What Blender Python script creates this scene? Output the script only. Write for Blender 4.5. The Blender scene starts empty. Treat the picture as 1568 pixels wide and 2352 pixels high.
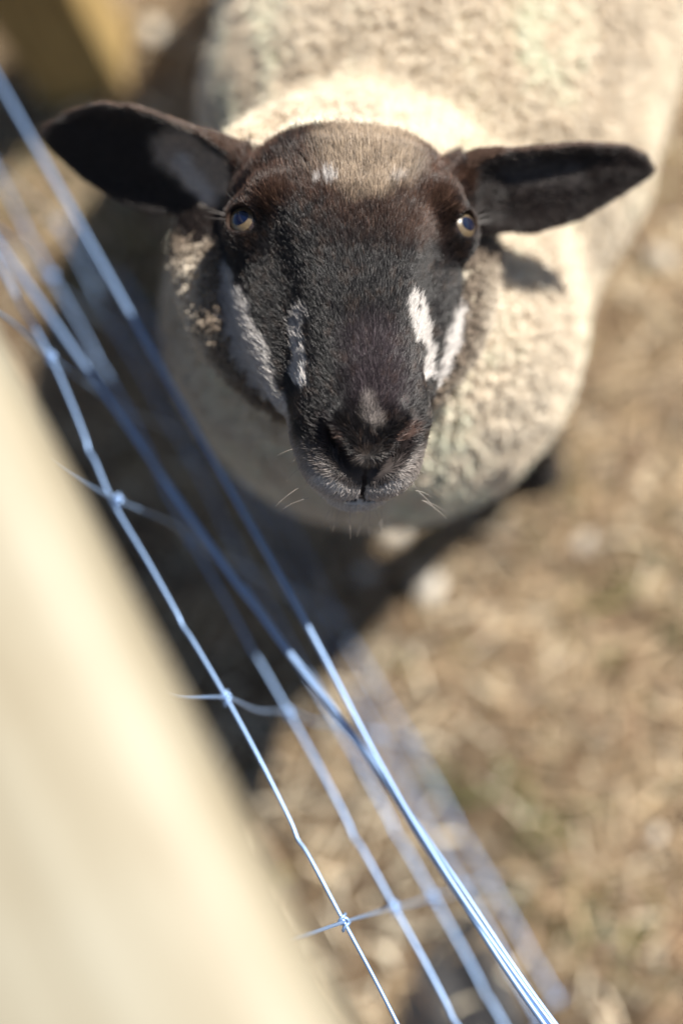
import bpy, math, random
import numpy as np
from mathutils import Matrix, Vector, kdtree

random.seed(7)
rng = np.random.default_rng(11)
scn = bpy.context.scene
C = scn.collection
R = math.radians

# ------------------------------------------------------------------ camera
CAM_H = 1.6                       # eye height of somebody leaning over the rail
FPX = 3267.0                      # 50 mm lens in units of a 1568 x 2352 frame
NAD = np.array([0.188, 0.332, 0.924]); NAD /= np.linalg.norm(NAD)   # straight down, in view axes (right, down, forward)
zw = Vector((-NAD[0], NAD[1], NAD[2]))            # world Z in camera axes (x right, y up, z back)
yw = Vector((0, 1, 0)); yw = (yw - yw.dot(zw) * zw).normalized()
xw = yw.cross(zw)
M3 = Matrix((xw, yw, zw))
camd = bpy.data.cameras.new('camera')
cam = bpy.data.objects.new('camera', camd); C.objects.link(cam)
camd.sensor_fit = 'VERTICAL'; camd.sensor_height = 36.0; camd.lens = 50.0
camd.clip_start = 0.02; camd.clip_end = 600
cam.matrix_world = Matrix.Translation((0, 0, CAM_H)) @ M3.to_4x4()
camd.dof.use_dof = True; camd.dof.focus_distance = 0.872; camd.dof.aperture_fstop = 1.25
camd.dof.aperture_blades = 0
scn.camera = cam
A3 = np.array(M3) @ np.diag([1, -1, -1.0])       # view axes (right, down, forward) -> world
def W(p):
    """metres along (right, down, forward) from the eye -> world"""
    return np.asarray(p, float) @ A3.T + np.array([0, 0, CAM_H])
def at(x, y, t):
    return np.array([(x - 784) * t / FPX, (y - 1176) * t / FPX, t])
def at_h(x, y, h):
    """view-axis point whose world height is h"""
    d = np.array([(x - 784) / FPX, (y - 1176) / FPX, 1.0])
    return d * (CAM_H - h) / (d @ NAD)
DW = lambda d: np.asarray(d, float) @ A3.T        # direction to world

# ------------------------------------------------------------------ light
g = np.array([-0.84, 0.53, 0.0]); g[2] = -(g[0]*NAD[0] + g[1]*NAD[1]) / NAD[2]; g /= np.linalg.norm(g)
SUN_EL = R(49)
light_dir = NAD * math.sin(SUN_EL) + g * math.cos(SUN_EL)
sun_to = -DW(light_dir)
world = bpy.data.worlds.new('World'); scn.world = world; world.use_nodes = True
nt = world.node_tree
sky = nt.nodes.new('ShaderNodeTexSky'); sky.sky_type = 'NISHITA'; sky.sun_disc = False
sky.sun_elevation = SUN_EL; sky.sun_rotation = math.atan2(sun_to[0], sun_to[1])
sky.air_density = 1.0; sky.dust_density = 0.6
bg = nt.nodes['Background']; bg.inputs['Strength'].default_value = 0.05
nt.links.new(sky.outputs[0], bg.inputs['Color'])
sl = bpy.data.lights.new('sun', 'SUN'); sl.energy = 5.0; sl.angle = R(0.53); sl.color = (1.0, 0.955, 0.88)
so = bpy.data.objects.new('sun', sl); C.objects.link(so)
so.rotation_euler = Vector(sun_to).to_track_quat('Z', 'Y').to_euler(); so.location = (1, 2, 4)
vs = scn.view_settings; vs.view_transform = 'Standard'; vs.look = 'None'; vs.gamma = 1; vs.use_curve_mapping = False
vs.exposure = 0.94
scn.render.engine = 'CYCLES'
scn.cycles.use_denoising = True
scn.cycles.max_bounces = 10; scn.cycles.diffuse_bounces = 7; scn.cycles.glossy_bounces = 3
scn.cycles.transparent_max_bounces = 8
scn.cycles.sample_clamp_indirect = 6
scn.cycles_curves.shape = 'RIBBONS'

# ------------------------------------------------------------------ helpers
def mat(name, col=(.5,.5,.5), rough=.7, metal=0.0, spec=.5, coat=0.0):
    m = bpy.data.materials.new(name); m.use_nodes = True
    b = m.node_tree.nodes['Principled BSDF']
    b.inputs['Base Color'].default_value = (*col, 1); b.inputs['Roughness'].default_value = rough
    b.inputs['Metallic'].default_value = metal; b.inputs['Specular IOR Level'].default_value = spec
    b.inputs['Coat Weight'].default_value = coat; b.inputs['Coat Roughness'].default_value = .03
    return m
def nodes(m): return m.node_tree.nodes, m.node_tree.links, m.node_tree.nodes['Principled BSDF']
def attr_mat(name, rough, spec, attr='tint'):
    m = mat(name, rough=rough, spec=spec); n, l, b = nodes(m)
    a = n.new('ShaderNodeAttribute'); a.attribute_name = attr
    l.new(a.outputs['Color'], b.inputs['Base Color']); return m
def link(name, data, parent=None, m=None):
    o = bpy.data.objects.new(name, data); C.objects.link(o)
    if parent is not None: o.parent = parent
    if m is not None: data.materials.append(m)
    return o
def tag(o, label=None, cat=None, group=None, kind=None):
    if label: o['label'] = label
    if cat: o['category'] = cat
    if group: o['group'] = group
    if kind: o['kind'] = kind
    return o
def mesh_np(name, V, F, smooth=True):
    me = bpy.data.meshes.new(name)
    V = np.asarray(V, np.float32); F = np.asarray(F, np.int32)
    me.vertices.add(len(V)); me.vertices.foreach_set('co', V.ravel())
    k = F.shape[1]
    me.loops.add(F.size); me.loops.foreach_set('vertex_index', F.ravel())
    me.polygons.add(len(F)); me.polygons.foreach_set('loop_start', np.arange(0, F.size, k, dtype=np.int32))
    me.update(calc_edges=True)
    if smooth: me.polygons.foreach_set('use_smooth', np.ones(len(F), bool))
    me.validate(); return me
def hash3(ix, iy, iz, seed=0):
    h = (ix.astype(np.int64)*374761393 + iy.astype(np.int64)*668265263 + iz.astype(np.int64)*2147483647 + seed*1274126177) & 0xffffffff
    h = ((h ^ (h >> 13)) * 1274126177) & 0xffffffff
    return ((h ^ (h >> 16)) & 0xffff) / 65535.0
def vnoise(p, scale, seed=0):
    q = np.asarray(p) * scale; i = np.floor(q).astype(np.int64); f = q - i; f = f*f*(3-2*f)
    r = 0
    for dx in (0, 1):
        for dy in (0, 1):
            for dz in (0, 1):
                w = (f[:,0] if dx else 1-f[:,0]) * (f[:,1] if dy else 1-f[:,1]) * (f[:,2] if dz else 1-f[:,2])
                r = r + w * hash3(i[:,0]+dx, i[:,1]+dy, i[:,2]+dz, seed)
    return r
def fbm(p, scale, seed=0, o=3):
    r = 0; a = .5; t = 0
    for k in range(o): r = r + a*vnoise(p, scale*2**k, seed+k); t += a; a *= .5
    return r / t
def sstep(a, b, x):
    t = np.clip((x-a)/(b-a), 0, 1); return t*t*(3-2*t)
def nrm(v): return v / np.maximum(np.linalg.norm(v, axis=-1, keepdims=True), 1e-9)
def hair(name, P, rad, col, material, parent):
    """P: (n, k, 3) world points; rad: (n,k); col: (n,3)"""
    n, k, _ = P.shape
    cu = bpy.data.hair_curves.new(name); cu.add_curves([k]*n)
    cu.attributes['position'].data.foreach_set('vector', P.astype(np.float32).ravel())
    ra = cu.attributes.get('radius') or cu.attributes.new('radius', 'FLOAT', 'POINT')
    ra.data.foreach_set('value', rad.astype(np.float32).ravel())
    ca = cu.attributes.new('tint', 'FLOAT_COLOR', 'CURVE')
    c4 = np.ones((n, 4), np.float32); c4[:, :3] = col
    ca.data.foreach_set('color', c4.ravel())
    return link(name, cu, parent, material)
def tube(pts, rad, sides=8, closed=False):
    pts = np.asarray(pts, float); n = len(pts)
    rad = np.broadcast_to(rad, (n,))
    T = np.gradient(pts, axis=0); T = nrm(T)
    up = np.array([.3, .2, .93]); V = []; u = nrm(np.cross(T[0], up))
    for i in range(n):
        u = nrm(u - (u @ T[i]) * T[i]); w = np.cross(T[i], u)
        for k in range(sides):
            a = 2*math.pi*k/sides; V.append(pts[i] + rad[i]*(math.cos(a)*u + math.sin(a)*w))
    F = [[i*sides+k, i*sides+(k+1) % sides, (i+1)*sides+(k+1) % sides, (i+1)*sides+k] for i in range(n-1) for k in range(sides)]
    return np.array(V), np.array(F)
def smooth_path(pts, n):
    """Catmull-Rom through the points"""
    pts = np.asarray(pts, float); P = np.vstack([2*pts[0]-pts[1], pts, 2*pts[-1]-pts[-2]])
    seg = len(pts)-1; out = []
    for t in np.linspace(0, seg-1e-6, n):
        i = int(t); f = t-i; a, b, c, d = P[i:i+4]
        out.append(.5*((2*b)+(c-a)*f+(2*a-5*b+4*c-d)*f*f+(-a+3*b-3*c+d)*f**3))
    return np.array(out)
def bevel_box(name, lo, hi, m, parent, bev=.006, cuts=0, loc=(0,0,0), rot=None):
    import bmesh
    bm = bmesh.new(); bmesh.ops.create_cube(bm, size=1)
    lo = Vector(lo); hi = Vector(hi)
    for v in bm.verts:
        v.co = Vector(((v.co.x+.5)*(hi.x-lo.x)+lo.x, (v.co.y+.5)*(hi.y-lo.y)+lo.y, (v.co.z+.5)*(hi.z-lo.z)+lo.z))
    bmesh.ops.bevel(bm, geom=bm.edges[:], offset=bev, segments=3, affect='EDGES', profile=.5)
    me = bpy.data.meshes.new(name); bm.to_mesh(me); bm.free()
    for p in me.polygons: p.use_smooth = True
    o = link(name, me, parent, m); o.location = loc
    if rot is not None: o.rotation_euler = rot
    return o

# ------------------------------------------------------------------ ground
mg = mat('soil', rough=.95, spec=.15); n, l, b = nodes(mg)
tc = n.new('ShaderNodeTexCoord')
n1 = n.new('ShaderNodeTexNoise'); n1.inputs['Scale'].default_value = 9; n1.inputs['Detail'].default_value = 8; n1.inputs['Roughness'].default_value = .65
n2 = n.new('ShaderNodeTexNoise'); n2.inputs['Scale'].default_value = 60; n2.inputs['Detail'].default_value = 6
l.new(tc.outputs['Object'], n1.inputs['Vector']); l.new(tc.outputs['Object'], n2.inputs['Vector'])
r1 = n.new('ShaderNodeValToRGB'); r1.color_ramp.elements[0].position = .32; r1.color_ramp.elements[0].color = (.035, .024, .017, 1)
r1.color_ramp.elements[1].position = .68; r1.color_ramp.elements[1].color = (.22, .155, .095, 1)
mx = n.new('ShaderNodeMix'); mx.data_type = 'RGBA'; mx.blend_type = 'MULTIPLY'; mx.inputs['Factor'].default_value = .6
r2 = n.new('ShaderNodeValToRGB'); r2.color_ramp.elements[0].position = .3; r2.color_ramp.elements[0].color = (.35, .33, .3, 1); r2.color_ramp.elements[1].position = .7
l.new(n1.outputs['Fac'], r1.inputs['Fac']); l.new(n2.outputs['Fac'], r2.inputs['Fac'])
l.new(r1.outputs['Color'], mx.inputs['A']); l.new(r2.outputs['Color'], mx.inputs['B']); l.new(mx.outputs['Result'], b.inputs['Base Color'])
bp = n.new('ShaderNodeBump'); bp.inputs['Distance'].default_value = .02; l.new(n2.outputs['Fac'], bp.inputs['Height']); l.new(bp.outputs['Normal'], b.inputs['Normal'])
def ground_z(x, y):
    p = np.stack([x, y, np.zeros_like(x)], 1)
    fade = np.clip(1 - (np.hypot(x, y-.5) - 1.6)/1.5, 0, 1)
    return (fbm(p, 5, 3)*.05 + fbm(p, 22, 9)*.018 - .035) * fade
ax = np.unique(np.concatenate([-np.geomspace(2.2, 250, 26), np.linspace(-2.2, 2.2, 221), np.geomspace(2.2, 250, 26)]))
GX, GY = np.meshgrid(ax, ax, indexing='ij'); gx = GX.ravel(); gy = GY.ravel()+.5
N = len(ax); idx = np.arange(N*N).reshape(N, N)
F = np.stack([idx[:-1,:-1], idx[1:,:-1], idx[1:,1:], idx[:-1,1:]], -1).reshape(-1, 4)
tag(link('ground', mesh_np('ground', np.stack([gx, gy, ground_z(gx, gy)], 1), F), None, mg), kind='structure')

def blades(name, cx, cy, length, width, tilt, cols, label):
    n = len(cx); az = rng.uniform(0, 2*math.pi, n); k = 4
    s = np.linspace(0, 1, k)
    L = length[:, None]; el = tilt[:, None]*(1-.55*s[None]) ; bend = az[:, None] + rng.normal(0, .5, (n, 1))*s[None]
    dx = np.cos(bend)*np.cos(el); dy = np.sin(bend)*np.cos(el); dz = np.sin(el)
    step = L/(k-1)
    X = cx[:, None] + np.concatenate([np.zeros((n,1)), np.cumsum(dx[:, :-1]*step, 1)], 1)
    Y = cy[:, None] + np.concatenate([np.zeros((n,1)), np.cumsum(dy[:, :-1]*step, 1)], 1)
    Z = (ground_z(cx, cy)+rng.uniform(-.004, .012, n))[:, None] + np.concatenate([np.zeros((n,1)), np.cumsum(dz[:, :-1]*step, 1)], 1)
    tw = rng.uniform(-1, 1, (n, 1))
    wx = -np.sin(bend); wy = np.cos(bend); wz = tw*np.ones_like(wx)*.7
    w = (width[:, None]*np.array([.8, 1, .8, .15])[None])/2
    P = np.stack([X, Y, Z], 2); Wd = np.stack([wx, wy, wz], 2)
    V = np.stack([P-Wd*w[..., None], P+Wd*w[..., None]], 2).reshape(-1, 3)
    base = (np.arange(n)*k*2)[:, None, None]; j = (np.arange(k-1)*2)[None, :, None]
    F = (base + j + np.array([0, 1, 3, 2])[None, None]).reshape(-1, 4)
    me = mesh_np(name, V, F)
    ca = me.color_attributes.new('tint', 'FLOAT_COLOR', 'POINT')
    c4 = np.ones((n, k*2, 4), np.float32); c4[..., :3] = cols[:, None, :]
    ca.data.foreach_set('color', c4.ravel())
    return tag(link(name, me, None, MSTRAW), label, kind='stuff')
MSTRAW = attr_mat('dry_blades', .6, .35)
nb = 100000
bx = rng.uniform(-1.35, 1.45, nb); by = rng.uniform(-.75, 2.3, nb)
pat = fbm(np.stack([bx, by, bx*0], 1), 6, 21)
keep = rng.random(nb) < .10 + 1.1*sstep(.38, .62, pat); bx, by, pat = bx[keep], by[keep], pat[keep]; nb = len(bx)
mc = W(at_h(1060, 2300, 0)); off = np.hypot(bx-mc[0], by-mc[1]) > .075; bx, by = bx[off], by[off]; nb = len(bx)      # blades left out over the painted shadow patch
t = rng.random((nb, 1)); v = rng.uniform(.45, 1.45, (nb, 1))*np.array([1.0, .975, .95])
cols = ((1-t)*np.array([.36, .255, .145]) + t*np.array([.54, .425, .275]))*v
brown = rng.random(nb) < .36; cols[brown] = np.array([.20, .125, .07])*v[brown]
grn = rng.random(nb) < .018; cols[grn] = np.array([.20, .19, .06])*v[grn]
blades('dry_grass', bx, by, rng.uniform(.02, .085, nb), rng.uniform(.0012, .004, nb), np.abs(rng.normal(.18, .22, nb)), cols,
       'flattened dry straw-coloured grass and thatch covering the soil')
ns = 11000
sx = rng.uniform(-1.1, 1.3, ns); sy = rng.uniform(-.7, 2.0, ns)
blades('straw_stems', sx, sy, rng.uniform(.006, .06, ns), rng.uniform(.002, .005, ns), np.abs(rng.normal(.10, .12, ns)),
       np.array([.78, .67, .49])*rng.uniform(.35, 1.2, (ns, 1)), 'pale broken straw stems lying over the dry grass')
# green tufts
tx, ty = [], []
for (px, py, cnt, sp) in ((1080, 1830, 12, .02), (1440, 2180, 22, .03), (1360, 2100, 8, .03), (1020, 700, 0, .01), (1500, 1400, 40, .04), (250, 620, 70, .05), (1230, 1880, 40, .03), (60, 440, 60, .05)):
    c = W(at_h(px, py, 0)); tx.append(rng.normal(c[0], sp, cnt)); ty.append(rng.normal(c[1], sp, cnt))
tx = np.concatenate(tx); ty = np.concatenate(ty); n_ = len(tx)
blades('green_grass', tx, ty, rng.uniform(.02, .06, n_), rng.uniform(.0015, .0035, n_), rng.uniform(.2, 1.1, n_),
       np.array([.085, .11, .025])*rng.uniform(.6, 1.3, (n_, 1)), 'sparse green blades sprouting through the dry grass')

# shadow on the ground under the fence, painted as a dark patch
MSHADE = mat('painted_shade', (.018, .017, .018), .6, spec=.4)
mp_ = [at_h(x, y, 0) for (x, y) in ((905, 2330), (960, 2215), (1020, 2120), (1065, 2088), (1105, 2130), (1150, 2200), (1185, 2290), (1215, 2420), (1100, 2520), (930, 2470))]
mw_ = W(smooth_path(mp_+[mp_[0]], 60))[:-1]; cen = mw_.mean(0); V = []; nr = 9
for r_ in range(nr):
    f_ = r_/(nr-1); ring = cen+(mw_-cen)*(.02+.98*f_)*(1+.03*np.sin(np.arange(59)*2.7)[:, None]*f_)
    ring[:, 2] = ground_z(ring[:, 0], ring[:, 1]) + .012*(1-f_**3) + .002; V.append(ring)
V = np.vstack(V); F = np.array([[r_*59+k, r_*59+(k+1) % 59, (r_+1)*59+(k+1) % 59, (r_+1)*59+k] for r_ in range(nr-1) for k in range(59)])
tag(link('shade_patch', mesh_np('shade_patch', V, F), None, MSHADE), kind='structure')

# ------------------------------------------------------------------ pale stones
MST = mat('pale_stone', (.62, .56, .47), .55); n, l, b = nodes(MST)
nz = n.new('ShaderNodeTexNoise'); nz.inputs['Scale'].default_value = 90; rr = n.new('ShaderNodeValToRGB')
rr.color_ramp.elements[0].color = (.42, .36, .28, 1); rr.color_ramp.elements[1].color = (.72, .67, .58, 1)
l.new(nz.outputs['Fac'], rr.inputs['Fac']); l.new(rr.outputs['Color'], b.inputs['Base Color'])
import bmesh
def stone(px, py, r, label, seed):
    bm = bmesh.new(); bmesh.ops.create_icosphere(bm, subdivisions=3, radius=1)
    me = bpy.data.meshes.new('stone'); co = np.array([v.co[:] for v in bm.verts])
    d = .75 + .5*fbm(co+seed*3.1, 1.3, seed)
    co = co*d[:, None]*np.array([1.15, .85, .6])*r
    a = seed*1.3; co = co @ np.array([[math.cos(a), math.sin(a), 0], [-math.sin(a), math.cos(a), 0], [0, 0, 1]])
    for v, c in zip(bm.verts, co): v.co = c
    bm.to_mesh(me); bm.free()
    for p in me.polygons: p.use_smooth = True
    o = link('stone', me, None, MST); c = W(at_h(px, py, 0))
    o.location = (c[0], c[1], float(ground_z(np.array([c[0]]), np.array([c[1]]))[0]) + r*.5)
    tag(o, label, 'stone', 'pale stones scattered on the dry grass')
stone(985, 1345, .021, 'bright pale stone on the straw just below the thin leg shadow', 1)
stone(1515, 605, .018, 'pale round stone beside the flank at the right edge', 2)
stone(1345, 1250, .013, 'small pale stone on open straw right of the leg shadow', 3)
stone(362, 95, .018, 'pale stone on the ground between the brown timber post and the woolly back', 4)
stone(912, 1232, .014, 'pale stone directly under the chest wool below the chin', 5)
stone(1510, 1925, .010, 'flat pale stone in the straw at the lower right edge', 6)
stone(845, 1325, .014, 'dull pinkish stone in the shade left of the leg shadow', 7)

# ------------------------------------------------------------------ fence
fence = bpy.data.objects.new('wire_fence', None); C.objects.link(fence)
tag(fence, 'galvanised wire netting fence under a pale wooden top rail', 'fence')
MW = mat('galvanised_wire', (.29, .43, .68), .3, .65); n, l, b = nodes(MW)
nz = n.new('ShaderNodeTexNoise'); nz.inputs['Scale'].default_value = 140; mr = n.new('ShaderNodeMapRange')
mr.inputs['To Min'].default_value = .32; mr.inputs['To Max'].default_value = .55
l.new(nz.outputs['Fac'], mr.inputs['Value']); l.new(mr.outputs['Result'], b.inputs['Roughness'])
LEAN = np.array([.2465, .203, .947]); LEAN /= np.linalg.norm(LEAN)       # the netting leans a few degrees off plumb
zc = CAM_H - .893*float(np.array([6/FPX, 939/FPX, 1]) @ NAD)
knots = [at_h(x, y, zc) for (x, y) in ((1035, 2585), (790, 2118), (520, 1603), (272, 1150), (118, 822), (-70, 480), (-220, 190))]
Lvl = [-.15, 0, .15, .30, .46, .61, .74]
def line_pts(s):
    pts = []
    for i, k in enumerate(knots):
        p = k + LEAN*s
        if s == 0 and i == 3: p = p + g*.004
        pts.append(p)
    out = []
    for i in range(len(pts)-1):
        out.append(pts[i]); d = pts[i+1]-pts[i]
        side = nrm(np.cross(d, NAD))
        for f, o in ((.28, .0003), (.36, .0017), (.44, .0003), (.7, -.0006)):
            out.append(pts[i] + d*f + side*o*(1 if i % 2 else .7) + NAD*o*.5)
    out.append(pts[-1]); return np.array(out)
wl = {}
for s in Lvl:
    p = smooth_path(line_pts(s), 150); wl[s] = p
    V, F = tube(W(p), .00135 if s > -.1 else .0017, 8)
    link('line_wire', mesh_np('line_wire', V, F), fence, MW)
def helix(p, d, r, n=1.6, ln=.009, wr=.0011):
    d = nrm(d); u = nrm(np.cross(d, [.2, .5, .8])); w = np.cross(d, u)
    t = np.linspace(0, 1, 26)[:, None]; a = t*2*math.pi*n
    return tube(W(p + d*(t-.5)*ln + r*(np.cos(a)*u+np.sin(a)*w)), wr, 7)
for i, k in enumerate(knots):
    sv = np.array(Lvl); rr_ = np.random.default_rng(i)
    pts = []
    for j, s in enumerate(Lvl):
        jit = rr_.normal(0, .0015, 3)
        pts.append(k + LEAN*s + jit*(0 if s == 0 else 1) - NAD*.0005)
        if j < len(Lvl)-1:
            pts.append(k + LEAN*(s+Lvl[j+1])/2 + rr_.normal(0, .003, 3))
    V, F = tube(W(smooth_path(pts, 60)), .00115, 7)
    link('stay_wire', mesh_np('stay_wire', V, F), fence, MW)
    for s in Lvl[:-1]:
        p = k + LEAN*s; d = knots[min(i+1, len(knots)-1)] - knots[min(i+1, len(knots)-1)-1]
        V1, F1 = helix(p, d, .0030); V2, F2 = helix(p+LEAN*.002, LEAN, .0026, 1.0, .008)
        link('wire_knot', mesh_np('wire_knot', np.vstack([V1, V2]), np.vstack([F1, F2+len(V1)])), fence, MW)
# two plain strands that run inside the netting and twist together
sa = smooth_path([at_h(-160, -90, .655), at_h(0, 190, .655), at_h(320, 757, .645), at_h(670, 1372, .64), at_h(870, 1750, .64), at_h(1010, 1985, .645), at_h(1180, 2235, .65), at_h(1420, 2560, .65)], 160)
sb = smooth_path([at_h(-170, 320, .645), at_h(0, 562, .645), at_h(245, 910, .64), at_h(630, 1455, .63), at_h(850, 1740, .63), at_h(1000, 1970, .642), at_h(1170, 2240, .65), at_h(1410, 2575, .65)], 160)
for k, p in enumerate((sa, sb)):
    V, F = tube(W(p), .0019, 8); link('strand_wire', mesh_np('strand_wire', V, F), fence, MW)
for k in range(2):
    q = smooth_path([at_h(560, 1365-20*k, .615), at_h(730, 1590, .62), at_h(860, 1765, .628), at_h(985, 1960, .64-.01*k), at_h(1130+22*k, 2200, .64), at_h(1400+60*k, 2585, .64)] if k else
                    [at_h(236, 896, .64), at_h(330, 1035, .63), at_h(520, 1312, .63), at_h(740, 1590, .63), at_h(885, 1790, .63), at_h(1040, 2010, .64), at_h(1230, 2290, .64), at_h(1470, 2600, .64)], 120)
    V, F = tube(W(q), .0013, 7); link('strand_wire', mesh_np('strand_wire', V, F), fence, MW)

MWD = mat('pale_timber', (.6, .5, .33), .6); n, l, b = nodes(MWD)
tc = n.new('ShaderNodeTexCoord'); mp = n.new('ShaderNodeMapping'); mp.inputs['Scale'].default_value = (2.2, 26, 26)
wv = n.new('ShaderNodeTexNoise'); wv.inputs['Scale'].default_value = 2.0; wv.inputs['Detail'].default_value = 7; wv.inputs['Distortion'].default_value = .6
rp = n.new('ShaderNodeValToRGB'); rp.color_ramp.elements[0].position = .3; rp.color_ramp.elements[0].color = (.27, .235, .165, 1)
rp.color_ramp.elements[1].position = .62; rp.color_ramp.elements[1].color = (.345, .315, .24, 1)
l.new(tc.outputs['Object'], mp.inputs['Vector']); l.new(mp.outputs['Vector'], wv.inputs['Vector']); l.new(wv.outputs['Fac'], rp.inputs['Fac']); l.new(rp.outputs['Color'], b.inputs['Base Color'])
kn = n.new('ShaderNodeTexNoise'); kn.inputs['Scale'].default_value = 5.0; kn.inputs['Detail'].default_value = 3; l.new(tc.outputs['Object'], kn.inputs['Vector'])
kr = n.new('ShaderNodeValToRGB'); kr.color_ramp.elements[0].position = .36; kr.color_ramp.elements[0].color = (.70, .58, .42, 1); kr.color_ramp.elements[1].position = .56; kr.color_ramp.elements[1].color = (1, 1, 1, 1)
km = n.new('ShaderNodeMix'); km.data_type = 'RGBA'; km.blend_type = 'MULTIPLY'; km.inputs['Factor'].default_value = .38
l.new(kn.outputs['Fac'], kr.inputs['Fac']); l.new(rp.outputs['Color'], km.inputs['A']); l.new(kr.outputs['Color'], km.inputs['B']); l.new(km.outputs['Result'], b.inputs['Base Color'])
bp = n.new('ShaderNodeBump'); bp.inputs['Distance'].default_value = .002; bp.inputs['Strength'].default_value = .4; l.new(wv.outputs['Fac'], bp.inputs['Height']); l.new(bp.outputs['Normal'], b.inputs['Normal'])
# rail: edge nearest the sheep passes these two places at its height
RZ = 1.11
e0 = W(at_h(130, 1120, RZ)); e1 = W(at_h(578, 2010, RZ)); e0[2] = e1[2] = RZ
rd = nrm(e1-e0); side = np.cross(rd, [0, 0, 1.0])
if (side @ DW(np.array([1, 0, 0]))) > 0: side = -side     # points away from the sheep
ang = math.atan2(rd[1], rd[0])
prof = []
RW, RT = .15, .075
for k in range(41):       # rounded top, flat sides, flat underside
    a = math.pi*k/40; prof.append((-math.copysign(abs(math.cos(a))**.75, math.cos(a))*RW/2, abs(math.sin(a))**.8*.030))
prof += [(RW/2, -.03), (RW/2-.006, -.045), (-RW/2+.006, -.045), (-RW/2, -.03)]
prof = np.array(prof); nl = 60
xs = np.linspace(-2.2, 1.6, nl); V = []
for x in xs:
    wob = .0015*math.sin(x*7)+.001*math.sin(x*17)
    for (a, z) in prof: V.append((x, a*(1+wob*4), z+wob))
V = np.array(V); m_ = len(prof)
F = np.array([[i*m_+k, i*m_+(k+1) % m_, (i+1)*m_+(k+1) % m_, (i+1)*m_+k] for i in range(nl-1) for k in range(m_)])
mid = e0 + side*(RW/2)
rail = link('top_rail', mesh_np('top_rail', V, F), fence, MWD)
rail.location = (mid[0], mid[1], RZ-.02); rail.rotation_euler = (0, 0, ang)

MPO = mat('weathered_timber', (.4, .28, .12), .75); n, l, b = nodes(MPO)
tc = n.new('ShaderNodeTexCoord'); mp = n.new('ShaderNodeMapping'); mp.inputs['Scale'].default_value = (30, 30, 2.5)
wv = n.new('ShaderNodeTexNoise'); wv.inputs['Detail'].default_value = 7
rp = n.new('ShaderNodeValToRGB'); rp.color_ramp.elements[0].position = .3; rp.color_ramp.elements[0].color = (.20, .125, .042, 1)
rp.color_ramp.elements[1].position = .66; rp.color_ramp.elements[1].color = (.50, .35, .14, 1)
l.new(tc.outputs['Object'], mp.inputs['Vector']); l.new(mp.outputs['Vector'], wv.inputs['Vector']); l.new(wv.outputs['Fac'], rp.inputs['Fac']); l.new(rp.outputs['Color'], b.inputs['Base Color'])
pb = W(at_h(205, 165, 0))
post = bevel_box('post', (-.062, -.062, -.05), (.062, .062, RZ-.07), MPO, fence, .008, loc=(pb[0], pb[1], 0), rot=(0, 0, R(6)))
post['label'] = 'square brown timber post with a sunlit golden side'

# ------------------------------------------------------------------ sheep body as an implicit surface
HB_o = at(828, 506, .884)
ha = np.array([.055, math.cos(R(20)), -math.sin(R(20))]); ha = nrm(ha)
hx = np.array([1, -.01, .0]); hx = nrm(hx - (hx@ha)*ha); hn = np.cross(ha, hx)
YAW = R(8); hx, hn = hx*math.cos(YAW) - hn*math.sin(YAW), hn*math.cos(YAW) + hx*math.sin(YAW)      # face turned a little to image right
def loc(p): q = p - HB_o.astype(p.dtype); return q@hx.astype(p.dtype), q@ha.astype(p.dtype), q@hn.astype(p.dtype)           # x (image right), s (towards muzzle), m (dorsal)
def unloc(x, s, m): return HB_o + x*hx + s*ha + m*hn
chest = at(868, 700, 1.17); DOWN = np.array([0, 1.0, 0])
bh = np.array([.232, -.93, .288]); bh = nrm(bh - (bh@NAD)*NAD)
lat = nrm(np.cross(NAD, bh)); lat = lat if lat[0] > 0 else -lat
def smin(a, b, k):
    h = np.clip(.5+.5*(b-a)/k, 0, 1); return b*(1-h)+a*h - k*h*(1-h)
def smax(a, b, k): return -smin(-a, -b, k)
def cap(p, a, b, ra, rb):
    ba = b-a; h = np.clip(((p-a)@ba)/(ba@ba), 0, 1)
    return np.sqrt((((p-a)-h[..., None]*ba)**2).sum(-1)) - (ra+(rb-ra)*h)
def ell(p, c, ax, r):
    q = p-c; v = sum(((q@a_)/r_)**2 for a_, r_ in zip(ax, r)); k0 = np.sqrt(v)
    return (k0-1)*min(r)
EARW, EARU = 1.36, .90
def tab(s, pts): return np.interp(s, [a for a, _ in pts], [b_ for _, b_ in pts])
def loft(x, s, m, top, bot, wid, wh, p, s0, c0, s1, c1):
    """super-elliptic tube along s"""
    mt = tab(s, top); mb = tab(s, bot); w = tab(s, wid); mc = mb+(mt-mb)*tab(s, wh)
    q = m-mc; h = np.where(q > 0, mt-mc, mc-mb)
    cp = np.maximum(0, s-(s1-c1))/c1 + np.maximum(0, (s0+c0)-s)/c0
    v = (np.abs(x)/w)**p + (np.abs(q)/h)**p + cp**p
    return (v**(1/p)-1)*np.minimum(w, h)
EYES = [(-.0665, -.014, -.030), (.0675, -.014, -.030)]
EYER = .0126
def gaze(sg): return nrm(hx*sg*.56 + hn*.80 + ha*.14)
def eye_c(e): return unloc(*e)
HD = {}
def ear_frame(sg):
    if sg < 0: base = at(545, 425, .955); tip = at(92, 305, .985); wdir = np.array([.12, 1, .75])
    else:      base = at(1070, 447, .955); tip = at(1502, 392, .985); wdir = np.array([-.12, 1, .75])
    l_ = tip-base; L = np.linalg.norm(l_); l_ = l_/L
    w_ = nrm(wdir-(wdir@l_)*l_); n_ = nrm(np.cross(w_, l_)); n_ = n_ if n_[2] < 0 else -n_
    return base, l_, w_, n_, L
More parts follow.
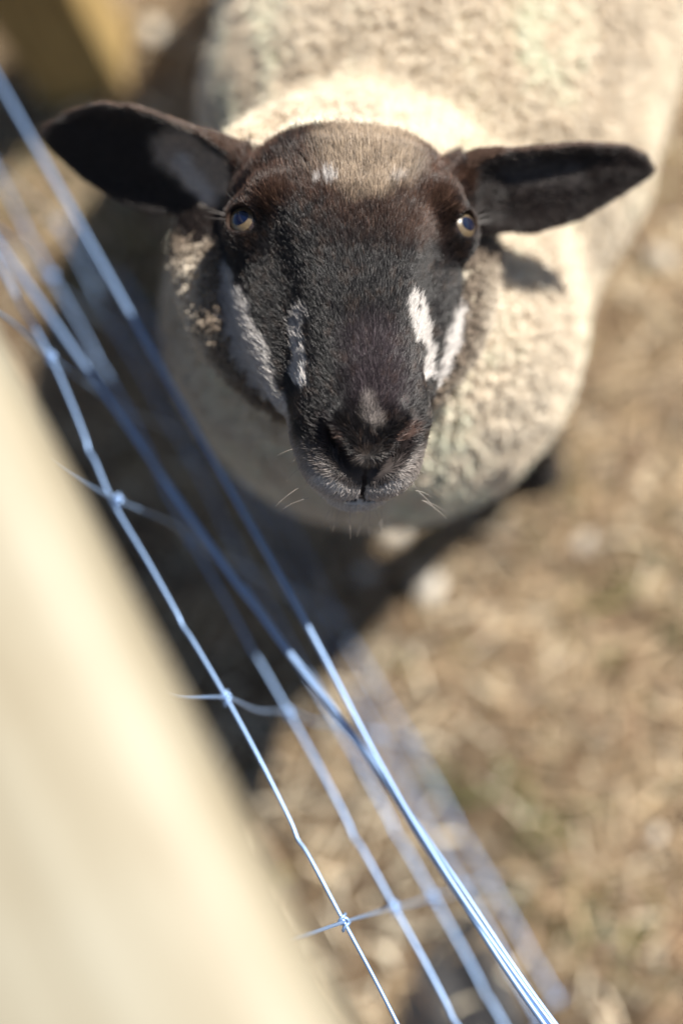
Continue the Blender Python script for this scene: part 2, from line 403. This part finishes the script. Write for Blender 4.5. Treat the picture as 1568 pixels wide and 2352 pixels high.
# upper and lower edge of the ear blade (distance from the base-tip line, fraction along)
EUP = {-1: [(-.15, -.018), (0, -.0240), (.25, -.0272), (.475, -.0296), (.695, -.0263), (.87, -.016), (.96, -.008), (1, -.002), (1.05, 0)],
       1: [(-.15, -.018), (.04, -.0240), (.3, -.0222), (.53, -.0216), (.81, -.0184), (.926, -.0130), (.98, -.006), (1, -.002), (1.05, 0)]}
ELO = {-1: [(-.15, .016), (0, .022), (.1, .0262), (.386, .0348), (.54, .0340), (.76, .0247), (.916, .0125), (.98, .005), (1, .002), (1.05, 0)],
       1: [(-.15, .016), (.0, .022), (.14, .0283), (.347, .0330), (.60, .0283), (.856, .0130), (.96, .006), (1, .002), (1.05, 0)]}
def ear_edges(tl, sg):
    """edges across the tilted blade, so that the seen outline is the leaf above"""
    U = tab(tl, EUP[sg]); L_ = tab(tl, ELO[sg]); cup = .35*sstep(-.05, .15, tl)*(1-.55*sstep(.55, 1, tl))
    nn = cup*(L_-U)/1.6 - .004
    return (U-.6*nn)/.8, (L_-.6*nn)/.8
def ear_sdf(p, sg):
    base, l_, w_, n_, L = ear_frame(sg); q = p-base
    tl = (q@l_)/L; ww = q@w_; nn = q@n_
    up, lo = ear_edges(tl, sg); c = (up+lo)/2; hw = np.maximum((lo-up)/2, .0008)
    e = (ww-c)/hw
    ec = np.clip(e, -1.2, 1.2)
    cup = .35*sstep(-.05, .15, tl)*(1-.55*sstep(.55, 1, tl))
    surf = cup*hw*ec*ec - .004 + .0014*np.sin(ec*5+tl*2)*sstep(0, .25, tl)*(1-sstep(.6, .95, tl))*(1-ec*ec).clip(0)
    th = .0028 + .010*(1-sstep(-.1, .22, tl)) + .0012*(1-np.abs(ec)).clip(0)
    d1 = np.abs(nn-surf)-th
    d2 = (np.abs(e)-1)*hw*.8 + .002
    d3 = np.maximum(tl-1.0, -.16-tl)*L
    return smax(smax(d1, d2, .004), d3, .004)
def sdf(p, head_only=False):
    p = np.asarray(p, np.float32)
    x, s, m = loc(p)
    # bridge of the nose and forehead
    br = loft(x, s, m, [(-.10, -.03), (-.075, -.004), (-.05, .007), (-.02, .006), (.02, 0), (.06, -.001), (.10, -.006), (.12, -.010), (.135, -.020), (.15, -.038), (.162, -.055)],
              [(-.1, -.09), (0, -.09), (.1, -.080), (.15, -.088), (.175, -.090)],
              [(-.1, .055), (-.06, .060), (-.03, .062), (0, .056), (.03, .045), (.06, .038), (.09, .0375), (.11, .0412), (.122, .0415), (.136, .0375), (.150, .031), (.162, .023)],
              [(-.1, .5), (0, .55), (.1, .5), (.17, .5)], 2.5, -.088, .045, .162, .026)
    # skull side and cheeks
    ck = loft(x, s, m, [(-.1, -.03), (-.05, -.008), (0, -.016), (.05, -.030), (.08, -.038), (.11, -.042), (.14, -.05)],
              [(-.1, -.12), (0, -.135), (.05, -.12), (.1, -.092), (.15, -.07)],
              [(-.1, .060), (-.05, .072), (-.02, .0745), (.01, .0745), (.035, .071), (.055, .066), (.085, .053), (.11, .042), (.15, .034)],
              [(-.1, .5), (0, .62), (.05, .6), (.15, .55)], 2.2, -.095, .05, .14, .05)
    d = smin(br, ck, .012)
    ch = ell(p, unloc(0, .130, -.078), (hx, ha, hn), (.028, .026, .016)); d = smin(d, ch, .005)       # chin
    for sg in (-1, 1):
        e = EYES[0 if sg < 0 else 1]; ec = eye_c(e); gz = gaze(sg)
        d = smin(d, ell(p, ec-gz*.004, (gz, nrm(np.cross(gz, hx)), nrm(np.cross(gz, np.cross(gz, hx)))), (.0165, .0195, .0195)), .010)
        d = smin(d, cap(p, unloc(sg*.056, -.026, -.010), unloc(sg*.069, -.014, -.022), .0095, .0075), .014)  # brow
        # hollow in front of the eye and tear groove
        d = smax(d, -ell(p, unloc(sg*.062, .038, -.014), (hx, ha, hn), (.0195, .042, .018)), .012)
        # eye opening
        t1 = nrm(ha - (ha@gz)*gz); t2 = np.cross(gz, t1)
        d = smax(d, -ell(p, ec+gz*.012, (gz, t1, t2), (.0082, .0078, .0103)), .0018)
        # muzzle pads
        d = smin(d, ell(p, unloc(sg*.0155, .1400, -.0530), (hx, ha, hn), (.0178, .0190, .0185)), .009)
        # wing of the nostril, then its slit
        d = smin(d, cap(p, unloc(sg*.0185, .1270, -.0165), unloc(sg*.005, .1430, -.0300), .0070, .0070), .006)
        sl_ = np.minimum(cap(p, unloc(sg*.0228, .1320, -.0225), unloc(sg*.0140, .1440, -.0320), .0034, .0066), cap(p, unloc(sg*.0140, .1440, -.0320), unloc(sg*.0042, .1525, -.0400), .0066, .0026))
        d = smax(d, -sl_, .0022)
    d = smax(d, -cap(p, unloc(0, .1520, -.038), unloc(0, .1612, -.062), .0015, .0016), .001)              # philtrum
    lipx = np.abs(x)
    d = smax(d, -cap(np.stack([lipx, s, m], -1), np.array([0, .1625, -.0645], np.float32), np.array([.029, .149, -.0735], np.float32),   .0030, .0020), .0015)   # mouth line
    d = smin(d, ell(p, unloc(0, .1460, -.0800), (hx, ha, hn), (.022, .0165, .0110)), .003)               # lower lip
    if head_only: return np.minimum(smin(d, cap(p, unloc(0, -.04, -.05), unloc(0, -.02, -.08), .05, .05), .01), np.minimum(ear_sdf(p, -1), ear_sdf(p, 1)))
    d = smin(d, ear_sdf(p, -1), .008); d = smin(d, ear_sdf(p, 1), .008)
    # neck, chest, barrel, haunches
    nb0 = unloc(.0, -.035, -.088)
    nk = cap(p, nb0, chest + np.array([-.01, -.05, -.035]), .074, .120); nk = smin(nk, cap(p, unloc(0, -.02, -.10), chest+np.array([-.005, .02, -.04]), .070, .13), .04)
    rc = unloc(.002, -.036, -.108); qr = p-rc; uu = qr@hx; vv = qr@ha; ww_ = qr@hn
    er = np.sqrt((uu/.082)**2 + ((vv)/.092)**2)
    nk = smin(nk, np.sqrt(((er-1)*.086)**2 + ww_**2) - .030, .010)          # rolled ruff of neck wool round the head
    d = smin(d, nk, .010)
    B = ell(p, chest - bh*.017 + NAD*.002, (lat, bh, NAD), (.164, .158, .172))
    B = smin(B, cap(p, chest+bh*.20+NAD*.042-lat*.008, chest+bh*.68+NAD*.02, .196, .224), .04)
    B = smin(B, ell(p, chest+bh*.92+NAD*.01, (lat, bh, NAD), (.205, .20, .20)), .05)
    d = smin(d, B, .016)
    for (fb, sd, sb_) in ((.06, -.085, 0), (.07, .088, 1), (.84, -.10, 2), (.86, .10, 3)):
        top = chest + bh*fb + lat*sd + NAD*.10; drop = CAM_H - .02 - float(top@NAD)
        foot = top + NAD*drop + bh*(.0, .02, -.03, .03)[sb_]
        knee = top + (foot-top)*.52 - bh*(.012 if fb < .5 else -.04)
        d = smin(d, cap(p, top, knee, .062, .027), .03); d = smin(d, cap(p, knee, foot-NAD*.05, .025, .018), .012)
        d = smin(d, cap(p, foot-NAD*.045, foot-bh*.015, .019, .025), .006)
    return d
# rectilinear grid: fine at the head, coarse elsewhere
def axis(lo, f0, f1, hi, fine, coarse):
    a = [f0]; h = fine
    while a[-1] > lo: h = min(h*1.25, coarse); a.append(a[-1]-h)
    b_ = list(np.arange(f0, f1, fine)); c = [b_[-1]]; h = fine
    while c[-1] < hi: h = min(h*1.25, coarse); c.append(c[-1]+h)
    return np.array(sorted(a[1:])+b_+c[1:], np.float32)
gxa = axis(-.32, -.215, .225, .68, .0018, .012)
gya = axis(-1.58, -.262, -.0, .42, .0018, .012)
gza = axis(.78, .80, 1.025, 2.25, .0018, .012)
nx, ny, nz_ = len(gxa), len(gya), len(gza)
# only blocks near the surface are evaluated finely; the others keep the sign of their centre
BS = 8
val = np.empty((nx, ny, nz_), np.float32)
def blocks(n, a_):
    st = np.arange(0, n, BS); en = np.minimum(st+BS, n)-1
    return st, (a_[st]+a_[en])/2, (a_[en]-a_[st])/2
(bx0, bxc, bxr), (by0, byc, byr), (bz0, bzc, bzr) = blocks(nx, gxa), blocks(ny, gya), blocks(nz_, gza)
BX, BY, BZ = np.meshgrid(np.arange(len(bx0)), np.arange(len(by0)), np.arange(len(bz0)), indexing='ij')
cd = sdf(np.stack([bxc[BX], byc[BY], bzc[BZ]], -1).astype(np.float32))
br_ = np.sqrt(bxr[BX]**2 + byr[BY]**2 + bzr[BZ]**2)
val[:] = np.repeat(np.repeat(np.repeat(cd, BS, 0), BS, 1), BS, 2)[:nx, :ny, :nz_]
actb = np.argwhere(np.abs(cd) < br_*1.5 + .006)
oi = np.arange(BS)
for c0_ in range(0, len(actb), 1200):
    bb = actb[c0_:c0_+1200]
    ii = np.minimum(bx0[bb[:, 0]][:, None]+oi, nx-1); jj = np.minimum(by0[bb[:, 1]][:, None]+oi, ny-1); kk = np.minimum(bz0[bb[:, 2]][:, None]+oi, nz_-1)
    P = np.empty((len(bb), BS, BS, BS, 3), np.float32)
    P[..., 0] = gxa[ii][:, :, None, None]; P[..., 1] = gya[jj][:, None, :, None]; P[..., 2] = gza[kk][:, None, None, :]
    val[ii[:, :, None, None], jj[:, None, :, None], kk[:, None, None, :]] = sdf(P)
def surface_nets(val, ax_):
    sgn = val < 0; sh = np.array(val.shape)-1
    acc = None
    c8 = [sgn[a:sh[0]+a, b:sh[1]+b, c:sh[2]+c] for a in (0,1) for b in (0,1) for c in (0,1)]
    cnt = sum(c.astype(np.int8) for c in c8); act = (cnt > 0) & (cnt < 8)
    I = np.argwhere(act); vid = -np.ones(tuple(sh), np.int64); vid[act] = np.arange(len(I))
    X = [a_ for a_ in ax_]
    S = np.zeros((len(I), 3)); K = np.zeros(len(I))
    for a in range(3):
        o1, o2 = [b for b in range(3) if b != a]
        for p1 in (0, 1):
            for p2 in (0, 1):
                j = I.copy(); j[:, o1] += p1; j[:, o2] += p2; k = j.copy(); k[:, a] += 1
                v0 = val[tuple(j.T)]; v1 = val[tuple(k.T)]; hit = (v0 < 0) != (v1 < 0)
                f = np.where(hit, v0/np.where(hit, v0-v1, 1), 0)
                pos = np.stack([X[0][j[:, 0]], X[1][j[:, 1]], X[2][j[:, 2]]], 1).astype(float)
                pos[:, a] += f*(X[a][k[:, a]]-X[a][j[:, a]])
                S += pos*hit[:, None]; K += hit
    V = S/K[:, None]; Fs = []
    for a in range(3):
        o1, o2 = (a+1) % 3, (a+2) % 3
        sl0 = [slice(None)]*3; sl1 = [slice(None)]*3
        sl0[a] = slice(0, -1); sl1[a] = slice(1, None)
        s0 = sgn[tuple(sl0)]; s1 = sgn[tuple(sl1)]
        E = np.argwhere(s0 != s1)
        ok = (E[:, o1] > 0) & (E[:, o2] > 0) & (E[:, o1] < sh[o1]) & (E[:, o2] < sh[o2]); E = E[ok]
        inside = sgn[tuple(E.T)]
        q = []
        for (d1, d2) in ((0, 0), (-1, 0), (-1, -1), (0, -1)):
            j = E.copy(); j[:, o1] += d1; j[:, o2] += d2; q.append(vid[tuple(j.T)])
        q = np.stack(q, 1); q[~inside] = q[~inside][:, ::-1]; Fs.append(q)
    return V, np.vstack(Fs)
V, F = surface_nets(val, (gxa, gya, gza)); del val
# normals from the faces
def vnormals(V, F):
    n = np.cross(V[F[:, 2]]-V[F[:, 0]], V[F[:, 3]]-V[F[:, 1]]); N_ = np.zeros_like(V)
    for k in range(4): np.add.at(N_, F[:, k], n)
    return nrm(N_), np.linalg.norm(n, axis=1)/2
VN, FA = vnormals(V, F)
h_ = .01
test = sdf((V[::500]+VN[::500]*.002)); 
if np.mean(test > 0) < .5: F = F[:, ::-1]; VN = -VN

# coat colour: face marks are laid out in head coordinates
def segd(q, a, b):
    a = np.array(a, float); b = np.array(b, float); ba = b-a; h = np.clip(((q-a)@ba)/(ba@ba), 0, 1)
    return np.linalg.norm((q-a)-h[:, None]*ba, axis=1), h
def coat(p):
    """returns colour, is_wool (0..1), fur length, wool weight"""
    x, s, m = loc(p); n = len(p)
    q = np.stack([784+p[:, 0]/p[:, 2]*FPX, 1176+p[:, 1]/p[:, 2]*FPX], 1)      # marks measured from the face, in the same units everywhere
    nz1 = fbm(p, 90, 5); nz2 = fbm(p, 260, 15, 2); nz3 = fbm(p, 30, 25)
    qq = q + np.stack([nz1-.5, fbm(p, 90, 77)-.5], 1)*46
    black = np.array([.0058, .0046, .0048]); red = np.array([.068, .034, .021]); brown = np.array([.045, .027, .018])
    beige = np.array([.34, .26, .185]); white = np.array([.62, .58, .55]); grey = np.array([.20, .175, .16])
    col = np.tile(black, (n, 1))
    def mixc(w, c):
        nonlocal col
        w = np.clip(w, 0, 1)[:, None]; col = col*(1-w)+np.asarray(c)*w
    # brow and forehead turn brown
    mixc(.75*sstep(620, 380, qq[:, 1])*sstep(.35, .6, nz2*.5+nz3*.5), red)
    mixc(.35*(nz2 > .62), brown)
    dl, _ = segd(qq, (610, 430), (700, 400)); mixc(.5*sstep(90, 20, dl), red)
    dl, _ = segd(qq, (1000, 400), (960, 520)); mixc(.45*sstep(80, 10, dl), red)
    # pale crown
    dl = np.hypot((qq[:, 0]-845)/135, (qq[:, 1]-362)/100); mixc(sstep(1.15, .5, dl)*(.55+.75*nz2), beige)
    dl, _ = segd(qq, (735, 425), (765, 415)); mixc(sstep(15, 5, dl)*.8*(nz2 > .4), white*.9)
    dl, _ = segd(qq, (905, 415), (925, 410)); mixc(sstep(13, 5, dl)*.35, white*.8)
    front = sstep(-.03, 0, s)
    # streaks beside the bridge
    dl, h = segd(qq, (690, 725), (690, 882)); mixc(sstep(22, 10, dl+(nz2-.5)*20)*front*(.5+.5*h), white)
    dl, h = segd(qq, (950, 690), (984, 868)); mixc(sstep(14, 7, dl+(nz2-.5)*20)*front, white*.72)
    # white cheeks
    lc = np.interp(q[:, 1], [560, 620, 700, 800, 870, 940], [490, 530, 572, 618, 640, 662])
    rc = np.interp(q[:, 1], [560, 640, 700, 800, 870, 940], [1120, 1082, 1052, 1016, 1000, 990])
    ckm = sstep(-.006, -.02, m)*front*sstep(.125, .10, s)
    jag = (nz1-.5)*50
    w = np.where(q[:, 0] < 806, sstep(6, -8, q[:, 0]-lc+jag), sstep(-6, 8, q[:, 0]-rc+jag))*ckm*sstep(575, 625, q[:, 1]+jag)
    mixc(w, white*.8)
    # top of nose spot, grey lips
    dl, _ = segd(qq, (850, 935), (860, 965)); mixc(sstep(34, 8, dl)*.8, grey*1.2)
    dl, _ = segd(q, (855, 800), (870, 885)); mixc(.17*sstep(110, 20, dl), np.array([.15, .11, .125]))  # purplish-grey sheen down the nose, painted into the coat colour
    lip = sstep(1030, 1100, q[:, 1]+ (nz1-.5)*30 + np.abs(q[:, 0]-850)*.28)*front
    mixc(lip*(.55+.5*nz2), grey*1.6); mixc(sstep(1100, 1128, q[:, 1]+np.abs(q[:, 0]-850)*.22)*.85*front, white*.85)
    mixc((1-.0)*sstep(-.044, -.058, m + (nz2-.5)*.012)*(s > .11)*front*(.65+.5*nz1), grey*1.9); mixc(.95*sstep(-.064, -.069, m)*(s > .115)*front, white*.8)
    lmo = cap(np.stack([np.abs(x), s, m], -1), np.array([0, .1625, -.0645]), np.array([.029, .149, -.0735]), 0, 0); ph_ = cap(p, unloc(0, .1520, -.038), unloc(0, .1612, -.062), 0, 0)
    mixc(((lmo < .0028) | (ph_ < .0018))*.95, np.array([.012, .008, .008]))
    skin = (np.minimum(*[np.minimum(cap(p, unloc(g_*.0228, .1320, -.0225), unloc(g_*.0140, .1440, -.0320), 0, 0), cap(p, unloc(g_*.0140, .1440, -.0320), unloc(g_*.0042, .1525, -.0400), 0, 0)) for g_ in (-1, 1)]) < .0105)*(s > .1)
    mixc(skin*.85, np.array([.016, .011, .011])); dl, _ = segd(q, (905, 1010), (945, 985)); mixc(skin*sstep(22, 8, dl)*(q[:, 1] < 1012)*.8, np.array([.075, .045, .036])); dl, _ = segd(q, (775, 1000), (795, 1012)); mixc(skin*sstep(18, 6, dl)*.5, np.array([.12, .07, .05]))
    # ears
    ear = np.zeros(n)
    for sg in (-1, 1):
        base, l_, w_, n_, L = ear_frame(sg); r_ = p-base; tl = (r_@l_)/L; ww = r_@w_; nn = r_@n_
        eu, el_ = ear_edges(tl, sg); on = (tl > -.02) & (tl < 1.08) & (ww > eu-.007) & (ww < el_+.006) & (nn > -.026) & (nn < .03); ear[on] = 1
        c0 = np.where(on[:, None], np.array([.017, .0115, .0095]), col)
        col = c0
        if sg < 0:
            dl, h = segd(q, (420, 350), (500, 420)); wv_ = sstep(75, 30, dl+(nz1-.5)*50)*on; col = col*(1-wv_[:, None]) + wv_[:, None]*np.array([.44, .36, .29])
            dl, h = segd(q, (425, 375), (490, 455)); wv_ = .8*sstep(34, 8, dl+(nz1-.5)*30)*on; col = col*(1-wv_[:, None]) + wv_[:, None]*np.array([.66, .60, .56])
        else:
            dl, h = segd(q, (1180, 400), (1290, 400)); wv_ = .25*sstep(50, 15, dl+(nz1-.5)*40)*on; col = col*(1-wv_[:, None]) + wv_[:, None]*np.array([.2, .18, .17])
        rim = on & (ww < eu+.0045); col[rim] = col[rim]*.4 + np.array([.11, .065, .045])*.6
    # wool starts behind the crown and the jaw
    headd = np.minimum(sstep(-.072, -.088, s)+0, 1)
    wool = np.clip(np.maximum(sstep(-.100, -.118, m + (s < -.02)*(-.02-s)*.3), headd), 0, 1)
    wool = np.maximum(wool, (s < -.088)*1.0)
    hd = sdf(p.astype(np.float32), True); wool = np.maximum(wool, sstep(.006, .011, hd))
    wool = np.where(ear > 0, 0, wool)
    far = p[:, 2] > 1.035; wool[far] = 1
    hgt = CAM_H - p@NAD; leg = hgt < .33; wool[leg] = 0; col[leg] = np.array([.022, .017, .014])
    hoof = hgt < .05
    return col, wool, ear, hgt, q
col, wool, ear, hgt, q = coat(V)
w1 = fbm(V, 40, 31); w2 = fbm(V, 120, 41)
woolc = np.array([.74, .645, .50])*(.72+.5*w1)[:, None]
vc = np.where(wool[:, None] > .5, woolc*.8, col)
Vd = V + VN*((w1-.5)*.007*wool)[:, None]
sheep = bpy.data.objects.new('sheep', None); C.objects.link(sheep)
tag(sheep, 'black-faced cream sheep looking straight up beside the wire fence, white cheeks and dark ears', 'sheep')
body = mesh_np('body', W(Vd), F)
ca = body.color_attributes.new('tint', 'FLOAT_COLOR', 'POINT'); c4 = np.ones((len(V), 4), np.float32); c4[:, :3] = vc
ca.data.foreach_set('color', c4.ravel())
MSK = attr_mat('coat', .8, .2)
link('body', body, sheep, MSK)

# ---- strands
def sample(weight, n):
    pr = weight*FA; pr = pr/pr.sum(); fi = rng.choice(len(F), n, p=pr)
    u = rng.random((n, 1)); v_ = rng.random((n, 1)); q4 = F[fi]
    lerp = lambda A: (A[q4[:, 0]]*(1-u)+A[q4[:, 1]]*u)*(1-v_) + (A[q4[:, 3]]*(1-u)+A[q4[:, 2]]*u)*v_
    return lerp(Vd), nrm(lerp(VN))
fw = wool[F].mean(1); fs = V[F].mean(1)
fx, fsd, fm = loc(fs)
front_face = VN[F].mean(1)[:, 2] < .35
eyed = np.minimum(*[np.linalg.norm(fs-eye_c(e)-gaze(sg)*.010, axis=1) for e, sg in zip(EYES, (-1, 1))])
nosed = np.full(len(fs), 9.)
for sg in (-1, 1):
    for a_, b_ in (((.0228, .1320, -.0225), (.0140, .1440, -.0320)), ((.0140, .1440, -.0320), (.0042, .1525, -.0400))):
        A_ = unloc(sg*a_[0], a_[1], a_[2]); B_ = unloc(sg*b_[0], b_[1], b_[2])
        nosed = np.minimum(nosed, cap(fs, A_, B_, 0, 0))
phil = cap(fs, unloc(0, .1520, -.038), unloc(0, .1612, -.062), 0, 0)
fl = np.stack([np.abs(fx), fsd, fm], -1); mouth = cap(fl, np.array([0, .1625, -.0645]), np.array([.029, .149, -.0735]), 0, 0)
bare = (eyed < .0092) | (nosed < .0062) | (phil < .0014) | (mouth < .0036)
isleg = (hgt[F].mean(1) < .33)
# face and ears
NF = 330000
wt = (1-fw)*np.where(front_face, 1, .25)*np.where(bare, 0, 1)*np.where(isleg, .12, 1)
p0, n0 = sample(wt, NF)
c0, _, e0_, _, q0 = coat(p0)
x, s, m = loc(p0)
whorl = unloc(0, .130, -.012)
away = nrm(p0-whorl)
up = -ha + .0*hx
low = sstep(-.036, -.050, m)[:, None]*sstep(.09, .12, s)[:, None]
fld = away*.65 + (up*.9 + hx*np.sign(x)[:, None]*.22*sstep(0, .03, np.abs(x))[:, None])*(1-low) + low*(ha*.5 - hn*.9 + hx*np.sign(x)[:, None]*.5)
for sg in (-1, 1):
    base, l_, w_, n_, L = ear_frame(sg); on = (e0_ > 0) & (np.sign(p0[:, 0]-.006) == sg)
    fld[on] = l_*1.0 - w_*.25
fld = fld - (fld*n0).sum(1)[:, None]*n0; fld = nrm(fld)
ln = .0055 + .0035*sstep(0, -.06, s) + .002*(c0.mean(1) > .3); ln = np.where(e0_ > 0, .0055, ln)
ln = np.where(low[:, 0] > .3, .0034, ln); ln = ln*rng.uniform(.65, 1.25, NF)
eyd = np.minimum(*[np.linalg.norm(p0-eye_c(e)-gaze(sg)*.010, axis=1) for e, sg in zip(EYES, (-1, 1))])
ln = ln*np.clip((eyd-.006)/.014, .25, 1)
lift = .42 + .35*sstep(-.02, -.06, s); lift = np.where(e0_ > 0, .36, lift)
clump = (fbm(p0, 160, 8, 2)-.5)
fld = nrm(fld + np.cross(n0, fld)*(clump*.55)[:, None] + rng.normal(0, .13, (NF, 3)))
k = 4; ts = np.linspace(0, 1, k)
P = p0[:, None, :] - n0[:, None, :]*.0003 + ln[:, None, None]*(fld[:, None, :]*ts[None, :, None] + n0[:, None, :]*(lift[:, None]*(ts[None]*(1-.45*ts[None])))[..., None])
rad = np.array([.00013, .00012, .00009, .00003])[None]*rng.uniform(.7, 1.25, (NF, 1))
hc = c0*rng.uniform(.6, 1.6, (NF, 1)); tipb = rng.random(NF) < .10; hc[tipb & (c0.mean(1) < .1)] = hc[tipb & (c0.mean(1) < .1)]*2.6+.012
MF = attr_mat('face_hair', .34, .48)
hair('face_fur', W(P), rad, np.clip(hc, 0, .8), MF, sheep)
# wool
NWL = 330000
near = sstep(1.5, 1.1, fs[:, 2])
wt = fw*np.where(front_face | (fs[:, 2] < 1.1), 1, .3)*(.35+.65*near)
p0, n0 = sample(wt, NWL)
nc = 60000; ci = rng.choice(NWL, nc, replace=False)
kd = kdtree.KDTree(nc)
for i, j in enumerate(ci): kd.insert(p0[j], i)
kd.balance()
own = np.array([kd.find(p)[1] for p in p0]); cp, cn = p0[ci][own], n0[ci][own]
clen = rng.uniform(.005, .0105, nc)[own]
cdir = nrm(n0[ci] + .35*NAD + rng.normal(0, .30, (nc, 3)))[own]
x, s, m = loc(p0); nearface = sstep(.06, .0, np.abs(m+.10))*(p0[:, 2] < 1.04)
clen = clen*(1-.35*nearface)
tip = (cp*.45+p0*.55) + cdir*clen[:, None] + rng.normal(0, .0014, (NWL, 3))
k = 5; ts = np.linspace(0, 1, k)
perp = nrm(np.cross(cdir, rng.normal(0, 1, (NWL, 3)))); ph = rng.uniform(0, 6.28, NWL)
P = p0[:, None]*(1-ts[None, :, None]**1.3) + tip[:, None]*ts[None, :, None]**1.3 + (n0*clen[:, None]*.35)[:, None]*(np.sin(ts*math.pi))[None, :, None]
P = P + perp[:, None]*(np.sin(ph[:, None]+ts[None]*9)*.0016)[..., None]
P[:, 0] = p0 - n0*.001
rad = np.array([.00045, .00045, .0004, .0003, .0001])[None]*rng.uniform(.7, 1.3, (NWL, 1))
a1 = fbm(p0, 14, 51); a2 = hash3(own, own*3, own*7, 5)
wc = np.array([.82, .725, .585])*(.80+.35*a1+.16*(a2-.5))[:, None]
st_ = p0*np.array([1.6, .7, 1.0]); stain = sstep(.52, .70, fbm(st_, 30, 61))[:, None]; wc = wc*(1-.28*stain) + np.array([.42, .32, .21])*.28*stain
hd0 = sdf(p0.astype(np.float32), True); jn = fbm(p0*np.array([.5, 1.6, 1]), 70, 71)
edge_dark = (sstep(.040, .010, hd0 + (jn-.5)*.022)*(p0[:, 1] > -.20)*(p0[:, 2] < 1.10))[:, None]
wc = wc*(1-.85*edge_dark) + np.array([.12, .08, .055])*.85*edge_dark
MWO = attr_mat('wool_fibre', .85, .12)
n, l, b = nodes(MWO); b.inputs['Sheen Weight'].default_value = .15
hair('wool', W(P), rad, np.clip(wc, 0, .8), MWO, sheep)

# whiskers and lashes
wp, wd = [], []
for sg in (-1, 1):
    for i in range(9):
        a_ = unloc(sg*random.uniform(.026, .041), random.uniform(.12, .168), random.uniform(-.068, -.045))
        wp.append(a_); wd.append(nrm(hx*sg*1.0 + ha*random.uniform(-.1, .9) - hn*random.uniform(-.1, .5))*random.uniform(.008, .019))
for i in range(10):
    wp.append(unloc(random.uniform(-.02, .02), .163, -.078)); wd.append(nrm(ha*.8-hn*.6+hx*random.uniform(-.6, .6))*random.uniform(.008, .016))
wp = np.array(wp); wd = np.array(wd); ts = np.linspace(0, 1, 5)
P = wp[:, None]+wd[:, None]*ts[None, :, None]+ (np.array([0, .004, 0])[None]*np.ones((len(wp), 1)))[:, None]*(ts**2)[None, :, None]
hair('whiskers', W(P), np.tile(np.array([.00012, .0001, .00008, .00005, .00002]), (len(wp), 1)), np.tile([.45, .38, .33], (len(wp), 1)), MF, sheep)
for sg, e in zip((-1, 1), EYES):
    gz = gaze(sg); ec = eye_c(e); t1 = nrm(ha-(ha@gz)*gz); t2 = np.cross(gz, t1); P = []
    for i in range(28):
        a_ = random.uniform(math.pi*.55, math.pi*1.45)
        rim = t1*math.cos(a_)*.0088+t2*math.sin(a_)*.0112
        b0 = ec+gz*.0105+rim; dd = nrm(gz*.6+nrm(rim)*1.1+hx*sg*.5)*random.uniform(.008, .014)
        P.append([b0+dd*t_+np.array([0, .0, .0])*dd.__abs__().sum()*t_*t_*.4 for t_ in np.linspace(0, 1, 4)])
    P = np.array(P); hair('eyelashes', W(P), np.tile(np.array([.0002, .00018, .00012, .00005]), (len(P), 1)), np.tile([.05, .042, .038], (len(P), 1)), MF, sheep)

# ---- eyes: ball > iris, pupil
MB = mat('eye_white', (.035, .022, .016), .12, coat=1); MI = mat('amber_iris', (.24, .14, .06), .35, coat=.3)
n, l, b = nodes(MI); nz = n.new('ShaderNodeTexNoise'); nz.inputs['Scale'].default_value = 700; rr = n.new('ShaderNodeValToRGB')
rr.color_ramp.elements[0].color = (.07, .05, .028, 1); rr.color_ramp.elements[1].color = (.18, .13, .075, 1)
tcc = n.new('ShaderNodeTexCoord'); l.new(tcc.outputs['Object'], nz.inputs['Vector']); l.new(nz.outputs['Fac'], rr.inputs['Fac']); l.new(rr.outputs['Color'], b.inputs['Base Color'])
MP = mat('pupil', (.003, .006, .022), .16, coat=.2)
def cap_mesh(name, r, a_max, sx=1.0, sy=1.0, rings=12, seg=32, a_min=0.0):
    V = []; F = []
    for i in range(rings+1):
        a = a_min+(a_max-a_min)*i/rings
        for k in range(seg):
            th = 2*math.pi*k/seg; X = math.sin(a)*math.cos(th)*sx; Y = math.sin(a)*math.sin(th)*sy
            V.append((r*X, r*Y, r*math.sqrt(max(0, 1-X*X-Y*Y))*(1 if a < math.pi/2 else -1)))
    for i in range(rings):
        for k in range(seg): F.append((i*seg+k, (i+1)*seg+k, (i+1)*seg+(k+1) % seg, i*seg+(k+1) % seg))
    return mesh_np(name, V, F)
for sg, e in zip((-1, 1), EYES):
    gz = DW(gaze(sg)); zz = Vector(gz).normalized(); xx_ = Vector(DW(ha)); xx_ = (xx_-xx_.dot(zz)*zz).normalized(); yy_ = zz.cross(xx_)
    # pupil long axis runs along the face (ha) crossways: use the level direction
    Mx = Matrix((yy_, -xx_, zz)).transposed().to_4x4(); Mx.translation = Vector(W(eye_c(e)))
    Mx.translation = Vector(W(eye_c(e) - gaze(sg)*.0004)); ball = link('eye', cap_mesh('eye', EYER, math.pi*.98, rings=24), sheep, MB); ball.matrix_world = Mx
    iris = link('iris', cap_mesh('iris', EYER+.00025, R(40)), ball, MI)
    pup = link('pupil', cap_mesh('pupil', EYER+.0005, R(23), 1.15, .86), ball, MP)
